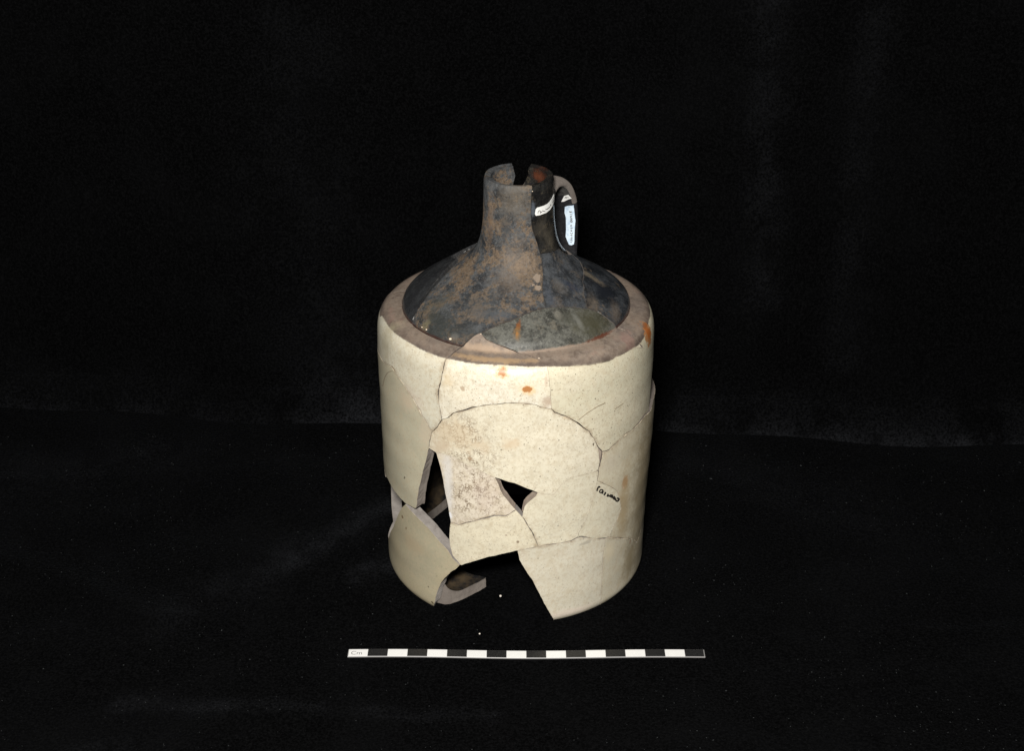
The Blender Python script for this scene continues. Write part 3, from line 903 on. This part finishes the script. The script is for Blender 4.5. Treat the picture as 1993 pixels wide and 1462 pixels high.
S(['UR', ('free', [tz(73.5, 9.97), tz(79, 10.3), tz(88, 10.35), tz(113, 10.2), tz(113, 3.8)]), '-low5', '-NR', 'JK', '-gapR'], M_R, 'straw coloured sherd of the right wall with rusty stains', tilt=r_tilt)
S(['low1', 'low2', 'low3', 'PP', ('ring', 'base', (1168, 1177), (1078, 1206), 0), ('free', [(1078, 1206), (1064.7, 1185), (1049.7, 1155), (1037.6, 1132), (1022.6, 1109.8), (1011, 1090), (1007.5, 1072.5)])],
  M_P1, 'pale grey foot sherd right of the front gap', fr=FR, lift=-.006)
S(['low4', 'low5', ('free', [tz(113, 3.8), tz(113, 0)]), ('ring', 'base', 113, (1168, 1177), 0), '-PP'], M_P2, 'straw coloured foot sherd at the right', fr=FR, lift=.0)
lbsh = S([('free', [(789.5, 982), (800, 994), (819.7, 1013.5), (836, 1030), (857, 1054), (872.4, 1070.6), (881.4, 1085.7), (895, 1099.5), (890.5, 1105), (877, 1114), (865, 1126), (857, 1138), (851, 1153), (846.8, 1173), (845, 1187), (*on_jug(845, 1187)[:1], 0.0)]),
   ('ring', 'base', (845, 1187), -101, 0), ('free', [tz(-101, 0), tz(-101, .9), tz(-92, 1.0), tz(-80, 1.5), (765.6, 1027), (773, 1007.5), (782, 989.4), (789.5, 982)])],
  M_LB, 'straw grey foot sherd at the lower left', fr=FR, lift=.035, cut=-.05)
# neck and cone
S(['S0S1', ('ring', 'groove', GL, GA, .016), 'E1', 'E2', 'S1R', 'S1N', ('ring', 'lip', ('T', 1035.6, 363), -168, 0), ('free', [tz(-168, 22.15), tz(-170, 21.95), tz(-173, 21.6), tz(-170, 21.3), tz(-166, 20.9), tz(-172, 20.5), tz(-178, 19.6), tz(-160, 18.2), tz(-128, 17.35)])],
  M_S1, 'neck and cone sherd with brown soil over grey slip', lift=.004, ch=M_S1, inn=M_S1)
S(['S0S1', ('ring', 'groove', GL, -205, .006), ('free', [tz(-205, 15.23), tz(-205, 16.8), tz(-160, 17.6), tz(-128, 17.35)])], M_S0, 'satin black sherd at the left of the cone', tilt=lambda u, s: .02 + .17 * np.clip((s - SG - .4) / 2.4, 0, 1), ch=M_S0, fr=M_S0)
S(['S1N', ('ring', 'lip', ('T', 1035.6, 363), 158, 0), ('free', [tz(158, 22.15), tz(161, 21.9), tz(159, 21.7), tz(165, 21.4), tz(167, 21.2), tz(174, 20.9), tz(179, 20.0), tz(176, 19.0), tz(150, 17.9), tz(112, 17.8), tz(96, 17.75)]), '-S23'], M_S3, 'glossy black right side of the neck', lift=0, inn=M_S3, ch=M_S3)
S(['S1R', 'S23', ('free', [tz(96, 17.75), tz(112, 17.4)]), '-S24', '-F'], M_S2, 'blue grey cone sherd right of the soiled one', lift=-.008, ch=M_S2)
S(['S24', ('free', [tz(112, 17.4), tz(150, 17.7), tz(153, 16.6), tz(153, 15.23)]), ('ring', 'groove', 153, GR, .008), '-Gg'], M_S4, 'blue black cone sherd at the right', lift=.004, ch=M_S4)
S([('free', [tz(155, 15.26), tz(155, 17.6), tz(176, 18.4), tz(198, 17.4), tz(155 + 47, 16.8), tz(154 - 0 + 0.5, 15.26)])][:0] + [('free', [tz(154, 15.26), tz(151, 17.6), tz(165, 17.95), tz(180, 17.9), tz(198, 17.3), tz(154.6 + 0.2, 15.27)])][:0] + [('ring', 'groove', 154, 154.8, 0), ('free', [tz(154.8, 15.3), tz(196, 17.2), tz(180, 17.9), tz(165, 17.95), tz(152, 17.5), tz(154, 15.6)])], M_S0, None, lift=0)
# the back of the jug
S([('ring', 'groove', 128.6, 180, 0), ('free', [tz(180, 15.23), tz(182, 9), tz(178, 0)]), ('ring', 'base', 178, 117, 0), ('free', [tz(117, 0), tz(117, 8), tz(121, 14.2), tz(128.6, 14.6)])], M_BK, None, fr=FR, step=.4)
S([('ring', 'groove', 180.4, 256.6, 0), ('free', [tz(256.6, 15.23), tz(256.6, 7.0), tz(258, 4.2), tz(260, 2.2), tz(258.8, 0)]), ('ring', 'base', 258.8, 178.4, 0), ('free', [tz(178.4, 0), tz(182.4, 9), tz(180.4, 15.23)])], M_BK, None, fr=FR, step=.4, cut=-.02)


# base: what is left of the floor, a tongue at the lower left and a rim along the back
def floor_piece(poly, name, top=.62, wall_pts=(), label=None, tipz=0.0):
    P = np.array(poly)
    n0 = len(P)
    D = []
    for i in range(n0):
        a, b = P[i], P[(i + 1) % n0]
        m = max(1, int(np.linalg.norm(b - a) / .12))
        for j in range(m):
            D.append(a + (b - a) * j / m)
    D = np.array(D)
    jit = np.array([[noise.noise((x * 3, y * 3, 1.0)) * .04, noise.noise((x * 3, y * 3, 5.0)) * .04] for x, y in D])
    inn = np.hypot(D[:, 0], D[:, 1]) < 6.2
    D = D + jit * inn[:, None]
    n = len(D)
    lo, hi = D.min(0), D.max(0)
    gx, gy = np.meshgrid(np.arange(lo[0], hi[0], .16), np.arange(lo[1], hi[1], .16))
    Q = np.stack([gx.ravel(), gy.ravel()], 1)
    Q = Q[inside(D, Q)]
    co = [Vector(p) for p in D.tolist()] + [Vector(p) for p in Q.tolist()]
    r = delaunay_2d_cdt(co, [(i, (i + 1) % n) for i in range(n)], [list(range(n))], 1, 1e-5)
    XY = np.array([(v[0], v[1]) for v in r[0]])
    R = np.hypot(XY[:, 0], XY[:, 1])

    def ztop(R, x, y):
        fil = np.clip((R - 5.5) / .95, 0, 1)
        return top + .75 * (1 - np.sqrt(np.clip(1 - fil ** 2, 0, 1))) + np.array([.03 * noise.noise((a, b, 4)) for a, b in zip(x, y)])
    zt = ztop(R, XY[:, 0], XY[:, 1])
    nv = len(XY)
    V = [np.column_stack([XY, zt]), np.column_stack([XY, np.full(nv, .012)])]
    F, MI = [], []
    for f in r[2]:
        f = list(f)
        F.append(f); MI.append(0)
        F.append([v + nv for v in f[::-1]]); MI.append(1)
    base = 2 * nv
    back = {k: i for i, o in enumerate(r[3]) for k in o}
    E = XY[[back[i] for i in range(n)]]
    ze = ztop(np.hypot(E[:, 0], E[:, 1]), E[:, 0], E[:, 1])
    levels = [0, .12, .4, .7, 1.0]
    for q, l in enumerate(levels):
        k = np.array([abs(noise.noise((x * 4, y * 4, 3 + l * 3))) for x, y in E]) * (.09 if 0 < l < 1 else 0)
        c = E - E.mean(0)
        c /= np.linalg.norm(c, axis=1)[:, None] + 1e-9
        V.append(np.column_stack([E - c * k[:, None], ze + (.012 - ze) * l]))
    for q in range(len(levels) - 1):
        for i in range(n):
            j = (i + 1) % n
            a, b = base + q * n, base + (q + 1) * n
            F.append([a + i, b + i, b + j, a + j]); MI.append(1)
    me = bpy.data.meshes.new(name)
    me.from_pydata((np.concatenate(V) * CM).tolist(), [], F)
    me.polygons.foreach_set('material_index', MI)
    me.polygons.foreach_set('use_smooth', [m == 0 for m in MI])
    o = link(name, me, jug, [INN, FRM])
    if label:
        o['label'] = label
    return o


def gpt(x, y, z=0.0):
    return on_plane(x, y, z)[:2]


u0 = on_jug(845, 1187)[0] / RU
wallr = 6.62
tongue = [(wallr * math.sin(u0 - .015), -wallr * math.cos(u0 - .015))] + [tuple(gpt(*q)) for q in ((866, 1177.5), (877, 1176.5), (900, 1168), (935, 1150))] + [tuple(gpt(946, 1134, .3)), tuple(gpt(920, 1120, .6)), tuple(gpt(903, 1112, .6)), tuple(gpt(880, 1106, .6)), tuple(gpt(850, 1100, .6))]
tongue += [(wallr * math.sin(a), -wallr * math.cos(a)) for a in np.linspace(math.radians(-80), u0 - .04, 12)]
floor_piece(tongue, 'base_fragment', label='tongue of the jug floor, dark inside, broken clay edge')
rim = [(6.6 * math.sin(a), -6.6 * math.cos(a)) for a in np.linspace(math.radians(256), math.radians(150), 40)]
rim += [((5.75 + .35 * noise.noise((a * 3, 0, 0))) * math.sin(a), -(5.75 + .35 * noise.noise((a * 3, 0, 0))) * math.cos(a)) for a in np.linspace(math.radians(152), math.radians(254), 40)]
floor_piece(rim, 'base_rim', label='broken rim of the jug floor along the back')

# ------------------------------------------------------------------ handle: a strap from the lip to the cone, behind the neck
HT = math.radians(147)
ER = np.array([math.sin(HT), -math.cos(HT), 0])
ET = np.array([-math.cos(HT), -math.sin(HT), 0])     # towards the front right
hp = np.array([(1.45, 20.85), (1.95, 21.1), (2.5, 21.1), (3.05, 20.86), (3.5, 20.36), (3.8, 19.68), (3.95, 18.9), (3.98, 18.1), (3.95, 17.3), (3.9, 16.65), (3.9, 16.1)])
hz, hr = hermite(np.arange(len(hp)), hp[:, 0], 6)[1], None
hx = hermite(np.arange(len(hp)), hp[:, 0], 6)[1]
hzv = hermite(np.arange(len(hp)), hp[:, 1], 6)[1]
nh = len(hx)
V, F, MI = [], [], []
sec = []
for a in np.linspace(0, 2 * math.pi, 28, endpoint=False):
    ca, sa = math.cos(a), math.sin(a)
    sec.append((math.copysign(abs(ca) ** .62, ca), math.copysign(abs(sa) ** .75, sa)))
tx, tzv = np.gradient(hx), np.gradient(hzv)
for i in range(nh):
    l = math.hypot(tx[i], tzv[i])
    nx, nn = tzv[i] / l, -tx[i] / l                    # in (radial, z), pointing to the inside of the loop
    t = i / (nh - 1)
    hw = 1.10 + .05 * max(0, 1 - t / .15) ** 2 + .25 * max(0, (t - .85) / .15) ** 2
    ht = .27 + .12 * max(0, 1 - t / .15) + .10 * max(0, (t - .85) / .15)
    hw -= .30 * max(0, 1 - t / .3)
    sh = .28 * max(0, 1 - t / .3)
    for ca, sa in sec:
        ridge = .03 * math.cos(ca * 6.0) if sa < 0 else .02 * math.cos(ca * 5)
        off = (sa * ht + ridge * abs(sa))
        rad = hx[i] + nx * off
        z = hzv[i] + nn * off
        wv = .02 * noise.noise((ca * 2, t * 9, 3))
        V.append(ER * rad + ET * (ca * hw + wv + sh) + np.array([.12, 0, z]))
m = len(sec)
for i in range(nh - 1):
    for j in range(m):
        k = (j + 1) % m
        F.append((i * m + j, i * m + k, (i + 1) * m + k, (i + 1) * m + j))
        ca, sa = sec[j]
        t = i / (nh - 1)
        bare = t < .50 and (sa < -.35 or ca > .93) and not (t < .04)
        MI.append(1 if bare else (2 if t < .42 and sa > -.35 else 0))
me = bpy.data.meshes.new('handle')
me.from_pydata((np.array(V) * CM).tolist(), [], F)
bm = bmesh.new(); bm.from_mesh(me)
bmesh.ops.recalc_face_normals(bm, faces=bm.faces)
bm.to_mesh(me); bm.free()
me.polygons.foreach_set('material_index', MI)
me.polygons.foreach_set('use_smooth', [True] * len(F))
handle = link('handle', me, jug, [M_HD, HCL, M_HG])
handle['label'] = 'black strap handle with a bare clay edge on its arch'
HB = BVHTree.FromPolygons([Vector(v) for v in V], F)


def on_handle(x, y):
    d = Vector(pray(x, y)).normalized()
    loc, nor, _, _ = HB.ray_cast(Vector(CAMP), d)
    if loc is None:
        return None
    if nor.dot(d) > 0:
        nor = -nor
    return np.array(loc), np.array(nor)


def on_jug_pn(x, y, lift=0.0):
    u, s = on_jug(x, y)
    p, q = surf(u, s, -lift), surf(u, s, -lift - .05)
    nn = q - p
    return p, nn / np.linalg.norm(nn)


# ------------------------------------------------------------------ paper labels and ink
def paint(name, col, rough=.6, var=.0, col2=None):
    k = NT(name)
    if var:
        n = k.noise(k.obj(), 5.0, 4, .6)
        col = k.mix(k.math('MULTIPLY', k.ramp(n, .4, .7), var), col, col2)
    return k.out(col, rough, .3)


PAPER = paint('white_label_lacquer', (.90, .90, .88), .45, .5, (.78, .78, .77))
PAPER_REFL = paint('white_lacquer_blue_reflection', (.72, .84, .95), .4, .8, (.40, .54, .72))  # white lacquer with a blue reflection painted into its colour
INK = paint('black_ink', (.022, .018, .016), .6)
INKG = paint('faded_ink', (.16, .155, .15), .6)


def ribbon(pts, w):
    """a pen stroke as a polygon strip in picture pixels"""
    P = np.array(pts, float)
    e = np.gradient(P, axis=0)
    n = np.stack([-e[:, 1], e[:, 0]], 1)
    n /= np.linalg.norm(n, axis=1)[:, None] + 1e-9
    return P + n * w / 2, P - n * w / 2


def decal(name, parent, hit, poly, strokes, mats, lift=.018, th=.012, w=1.3, pad=1.0):
    V, F, MI = [], [], []
    if poly is not None:
        D = []
        for a, b in zip(poly, poly[1:] + poly[:1]):
            n = max(1, int(math.hypot(b[0] - a[0], b[1] - a[1]) / pad))
            D += [(a[0] + (b[0] - a[0]) * i / n, a[1] + (b[1] - a[1]) * i / n) for i in range(n)]
        D = np.array(D)
        n = len(D)
        if np.sum(D[:, 0] * np.roll(D[:, 1], -1) - np.roll(D[:, 0], -1) * D[:, 1]) < 0:
            D = D[::-1]
        lo, hi = D.min(0), D.max(0)
        gx, gy = np.meshgrid(np.arange(lo[0], hi[0], 1.5), np.arange(lo[1], hi[1], 1.5))
        Q = np.stack([gx.ravel(), gy.ravel()], 1)
        Q = Q[inside(D, Q)]
        co = [Vector(p) for p in D.tolist()] + [Vector(p) for p in Q.tolist()]
        r = delaunay_2d_cdt(co, [(i, (i + 1) % n) for i in range(n)], [list(range(n))], 1, 1e-4)
        hits = [hit(v[0], v[1]) for v in r[0]]
        good = [h is not None for h in hits]
        h0 = next(h for h in hits if h is not None)
        hits = [h if h is not None else h0 for h in hits]
        top = [h[0] + h[1] * lift for h in hits]
        bot = [h[0] - h[1] * .01 for h in hits]
        V = top + bot
        nv = len(top)
        back = {k: i for i, o in enumerate(r[3]) for k in o}
        for f in r[2]:
            if all(good[i] for i in f):
                F.append(tuple(f)); MI.append(0)
        for i in range(n):
            a, b = back[i], back[(i + 1) % n]
            if good[a] and good[b]:
                F.append((a, b, b + nv, a + nv)); MI.append(0)
    for st in strokes:
        L, R = ribbon(st[1], st[0] * (1.15 if poly is None and name == 'inked_number' else 1.0))
        rows = []
        for l, q in zip(L, R):
            a, b = hit(*l), hit(*q)
            if a is None or b is None:
                rows = []
                break
            rows.append((a, b))
        if not rows:
            continue
        b0 = len(V)
        for a, b in rows:
            V.append(a[0] + a[1] * (lift + th)); V.append(b[0] + b[1] * (lift + th))
        for i in range(len(rows) - 1):
            F.append((b0 + 2 * i, b0 + 2 * i + 1, b0 + 2 * i + 3, b0 + 2 * i + 2)); MI.append(1 if poly is not None else 0)
    me = bpy.data.meshes.new(name)
    me.from_pydata((np.array(V) * CM).tolist(), [], F)
    me.polygons.foreach_set('material_index', MI)
    o = link(name, me, parent, mats)
    return o


def zpx(ox, oy, sc, pts):
    return [(ox + x / sc, oy + y / sc) for x, y in pts]


def spline(pts, n=5):
    P = np.array(pts, float)
    if len(P) < 3:
        return [tuple(P[0] + (P[-1] - P[0]) * i / n) for i in range(n + 1)]
    out = []
    for i in range(len(P) - 1):
        p0, p1, p2, p3 = P[max(i - 1, 0)], P[i], P[i + 1], P[min(i + 2, len(P) - 1)]
        for j in range(n):
            t = j / n
            out.append(tuple(.5 * ((2 * p1) + (p2 - p0) * t + (2 * p0 - 5 * p1 + 4 * p2 - p3) * t * t + (3 * p1 - p0 - 3 * p2 + p3) * t ** 3)))
    out.append(tuple(P[-1]))
    return out


# inked number on the wall
zw = lambda pts: spline(zpx(1150, 930, 24.37, pts))
INKW = [
    (2.6, zw([(440, 480), (400, 432), (345, 480), (315, 560), (290, 645)])),
    (2.2, zw([(600, 620), (520, 575), (440, 610), (425, 690), (470, 720), (540, 680), (585, 630)])), (2.8, zw([(595, 630), (570, 700), (535, 775)])),
    (3.0, zw([(700, 690), (695, 740), (660, 800), (615, 830)])),
    (2.6, zw([(805, 775), (815, 830), (775, 915)])), (2.6, zw([(790, 890), (850, 850), (890, 915)])),
    (2.8, zw([(915, 825), (950, 890), (930, 945)])), (3.2, zw([(920, 830), (990, 850), (1030, 860), (1000, 930), (980, 970)])),
    (3.2, zw([(1090, 890), (1130, 950), (1165, 1040)])), (2.6, zw([(1120, 920), (1070, 960), (1085, 1010), (1160, 1045)])),
    (2.8, zw([(1165, 1040), (1215, 1110), (1290, 1090), (1325, 1020), (1280, 975), (1240, 1010)])),
]
nlift = .002
decal('inked_number', jug, lambda x, y: on_jug_pn(x, y, .004), None, INKW, [INK], .004, .006)['label'] = 'small black handwritten number on the wall'
# hairline cracks that stop short in the glaze
CRK = paint('hairline_dirt', (.33, .27, .19), .7)
HL = [(1.3, spline([(1126, 817), (1139, 806), (1152, 797), (1163, 790)])), (1.9, spline([(1163, 790), (1170, 787), (1177, 783.5)])), (1.1, spline([(1195, 796), (1204, 790), (1212, 785)])),
      (1.4, spline([(765, 722), (756, 725), (749, 736), (746, 752)])), (2.0, spline([(763, 712), (767, 718), (770, 724)]))]
for h in (HL[:2], HL[2:3], HL[3:]):
    decal('hairline_crack', jug, lambda x, y: on_jug_pn(x, y, .012), None, h, [CRK], .004, .004)

# label wrapped round the neck
zl = lambda pts: zpx(1030, 370, 24.37, pts)
NECK = zl([(390, 820), (310, 900), (270, 1130), (310, 1210), (500, 1180), (800, 1070), (960, 930), (1080, 740), (1165, 480), (1178, 250), (1165, 190), (1100, 340), (980, 520), (870, 640), (700, 730), (480, 800)])
NST = [(1.3, spline(zl([(400, 1110), (430, 990), (500, 970), (520, 1110)]))), (1.2, spline(zl([(520, 1000), (580, 1050), (600, 980)]))), (1.5, spline(zl([(620, 960), (690, 1000), (750, 980)]))),
       (1.6, spline(zl([(760, 910), (830, 900), (880, 880)]))), (1.6, spline(zl([(850, 860), (920, 830), (940, 770)]))), (1.5, spline(zl([(960, 740), (1000, 720), (990, 660)]))), (1.1, spline(zl([(1070, 580), (1110, 530), (1130, 460)])))]
nl = decal('paper_label', jug, lambda x, y: on_jug_pn(x, y), NECK, NST, [PAPER, INKG], .018, .004)
nl['label'] = 'narrow white label curling round the neck'
zh = lambda pts: zpx(1070, 330, 8.6, pts)
HLB = zh([(255, 620), (250, 720), (272, 800), (275, 1000), (268, 1120), (300, 1200), (325, 1255), (365, 1265), (405, 1245), (412, 1190), (415, 1050), (428, 850), (412, 700), (400, 590), (380, 600), (300, 605)])
HST = [(1.3, spline(zh([(330, 690), (345, 715), (360, 690)]))), (1.3, spline(zh([(345, 705), (375, 712)]))), (1.3, spline(zh([(340, 745), (375, 750)]))), (1.4, spline(zh([(342, 780), (372, 778), (345, 795)]))), (1.5, spline(zh([(345, 820), (370, 810), (372, 835), (345, 835)]))),
       (1.5, spline(zh([(340, 865), (372, 850), (375, 875), (348, 878)]))), (1.3, spline(zh([(375, 920), (350, 935), (372, 950)]))), (1.3, spline(zh([(350, 970), (372, 985), (380, 965)]))), (1.2, spline(zh([(350, 1010), (375, 1020), (350, 1035)]))),
       (1.3, spline(zh([(345, 1060), (372, 1070), (390, 1060)]))), (1.2, spline(zh([(350, 1100), (375, 1090), (370, 1115)]))), (1.2, spline(zh([(352, 1145), (376, 1130), (370, 1160), (350, 1160)]))), (1.2, spline(zh([(345, 1185), (375, 1180), (372, 1200)]))), (1.1, spline(zh([(345, 1215), (375, 1215)])))]
decal('paper_label', handle, on_handle, HLB, HST, [PAPER_REFL, INKG], .02, .004)['label'] = 'long white label on the inside of the handle, with a painted blue reflection'
HL1 = zh([(195, 535), (240, 440), (310, 420), (365, 480), (320, 490), (240, 530)])
decal('paper_label', handle, on_handle, HL1, [(1.2, spline(zh([(255, 480), (275, 450), (290, 480)]))), (1.1, spline(zh([(295, 455), (320, 465)])))], [PAPER, INKG], .02, .004)['label'] = 'short white label under the arch of the handle'


# dried beads of glue along the groove
def blob(name, center, rad, mat, parent, squash=.8, seed=0):
    bm = bmesh.new()
    bmesh.ops.create_icosphere(bm, subdivisions=2, radius=1)
    for v in bm.verts:
        k = 1 + .22 * noise.noise((v.co * 1.7 + Vector((seed, 0, 0))))
        v.co = Vector((v.co.x * rad * k, v.co.y * rad * k, v.co.z * rad * squash * k)) * CM + Vector(center) * CM
    me = bpy.data.meshes.new(name)
    bm.to_mesh(me); bm.free()
    me.polygons.foreach_set('use_smooth', [True] * len(me.polygons))
    return link(name, me, parent, [mat])


GLUE = paint('dried_glue', (.80, .66, .50), .25)
for i, (x, y, r) in enumerate([(876.7, 659.7, .075), (830, 641.5, .045), (821.5, 637, .035), (1036, 372, .03), (1049, 698, .035), (936, 650, .03)]):
    blob('glue_bead', on_jug_pn(x, y, .01)[0], r, GLUE, jug, .8, i)

# crusts of soil still sticking to the cone along the break
CRUST = fracture('soil_crust', 1.0, .30)
for i, (x, y, r) in enumerate([(1046, 541, 9.5), (1047, 560, 7), (1038, 555, 3.5)]):
    poly = []
    for q in range(14):
        a = q / 14 * math.tau
        k_ = r * (.80 + .55 * noise.noise((math.cos(a) * 1.6, math.sin(a) * 1.6, i * 3.7)))
        poly.append((min(x + k_ * math.cos(a), 1055.0), y + k_ * .95 * math.sin(a)))
    decal('soil_crust', jug, lambda x, y: on_jug_pn(x, y, .004), poly, [], [CRUST], .022)

# ------------------------------------------------------------------ scale bar
bar = bpy.data.objects.new('scale_bar', None)
COL.objects.link(bar)
tag(bar, 'narrow black and white centimetre scale bar lying in front of the jug', 'scale bar')
k = NT('bar_plastic'); k.out((.26, .255, .255), .35, .5); BPL = k.m
BWH = paint('bar_white', (.93, .93, .92), .35, .4, (.86, .86, .86))
k = NT('bar_black'); vv = k.obj(); k.out(k.mix(k.ramp(k.noise(vv, 12, 3), .4, .7), (.016, .016, .017), (.028, .028, .028)), .42, .45); BBL = k.m
pa, pb = on_plane(676.5, 1280.5), on_plane(1372.5, 1281.5)
L = float(np.linalg.norm((pb - pa)[:2]))
ex = (pb - pa) / L
ey = np.array([-ex[1], ex[0], 0])
BW = .60


def bar_at(x, y, z):
    w = .055 * math.sin(x / L * math.pi * 1.0) * -1.0 + .03 * math.sin(x / L * math.pi * 3)   # the strip is not quite straight
    return pa + ex * x + ey * (y + w) + np.array([0, 0, z + .015 * math.sin(x * .5)])


def bar_box(name, x0, x1, y0, y1, z0, z1, mat, parent, nx=4, bev=.015):
    xsb = np.linspace(x0, x1, nx + 1)
    V, F = [], []
    for x in xsb:
        inx = 0
        for (y, z) in ((y0, z0), (y0, z1 - bev), (y0 + bev, z1), (y1 - bev, z1), (y1, z1 - bev), (y1, z0)):
            V.append(bar_at(x, y, z))
    for i in range(nx):
        for j in range(6):
            q = (j + 1) % 6
            F.append((i * 6 + j, (i + 1) * 6 + j, (i + 1) * 6 + q, i * 6 + q))
    F.append(tuple(range(6))); F.append(tuple(nx * 6 + j for j in range(5, -1, -1)))
    me = bpy.data.meshes.new(name)
    me.from_pydata((np.array(V) * CM).tolist(), [], F)
    bm = bmesh.new(); bm.from_mesh(me); bmesh.ops.recalc_face_normals(bm, faces=bm.faces); bm.to_mesh(me); bm.free()
    return link(name, me, parent, [mat])


bar_box('backing_strip', 0, L, 0, BW, .0, .065, BPL, bar, 72, .02)
seg = L / 18.0
first = None
for i in range(18):
    o = bar_box('segment', i * seg + (.035 if i == 0 else .006), (i + 1) * seg - (.05 if i == 17 else .006), (.018), BW - .03, .058, .073, BWH if i % 2 == 0 else BBL, bar, 4, .004)
    if i == 0:
        first = o
fc = bpy.data.curves.new('Cm', 'FONT')
fc.body = 'Cm'
fc.size = .42 * CM
to = bpy.data.objects.new('tmp', fc)
COL.objects.link(to)
bpy.context.view_layer.update()
tm = bpy.data.meshes.new_from_object(to)
bpy.data.objects.remove(to)
for v in tm.vertices:
    x, y = v.co.x / CM, v.co.y / CM
    v.co = Vector(bar_at(.14 + x * .95, 0.14 + y * .95, 0.0745)) * CM
link('lettering', tm, first, [paint('bar_print', (.20, .20, .20), .6)])

# ------------------------------------------------------------------ crumbs and lint on the cloth
CRUMB = paint('chalky_crumb', (.80, .74, .66), .7)
p = on_plane(974, 1160.5, .05)
tag(blob('crumb', (p[0], p[1], .05), .068, CRUMB, None, .8, 3), 'larger white crumb on the cloth in the front gap of the jug', 'crumb', 'white crumbs on the velvet')
p = on_plane(933.5, 1234, .04)
tag(blob('crumb', (p[0], p[1], .035), .045, CRUMB, None, .8, 5), 'smaller white crumb on the cloth between jug and scale bar', 'crumb', 'white crumbs on the velvet')
LINT = paint('grey_lint', (.050, .055, .057), .9, .8, (.016, .016, .019))
V, F = [], []
for i in range(5000):
    x, y = random.uniform(-42, 42), random.uniform(-30, 13)
    if math.hypot(x, y) < 6.3 or y > fold_y(x) - .6:
        continue
    if noise.noise((x * .12, y * .12, 7.7)) < random.uniform(-.5, .45):
        continue
    z = ground_z(x, y) * min(1, max(0, (fold_y(x) - y) / 3.0)) - .02
    r = random.uniform(.006, .019) * (1.9 if random.random() < .03 else 1)
    a = random.uniform(0, math.pi)
    ln = r * random.uniform(1, 3.2)
    b0 = len(V)
    ca, sa = math.cos(a), math.sin(a)
    for (dx, dy, dz) in ((-ln, 0, .01), (0, -r, .01), (ln, 0, .015), (0, r, .01), (0, 0, .01 + r * 1.2)):
        V.append((x + dx * ca - dy * sa, y + dx * sa + dy * ca, z + dz + .008))
    F += [(b0, b0 + 1, b0 + 4), (b0 + 1, b0 + 2, b0 + 4), (b0 + 2, b0 + 3, b0 + 4), (b0 + 3, b0, b0 + 4)]
me = bpy.data.meshes.new('lint')
me.from_pydata((np.array(V) * CM).tolist(), [], F)
tag(link('lint', me, None, [LINT]), 'grey specks of lint scattered over the black velvet', 'lint', None, 'stuff')
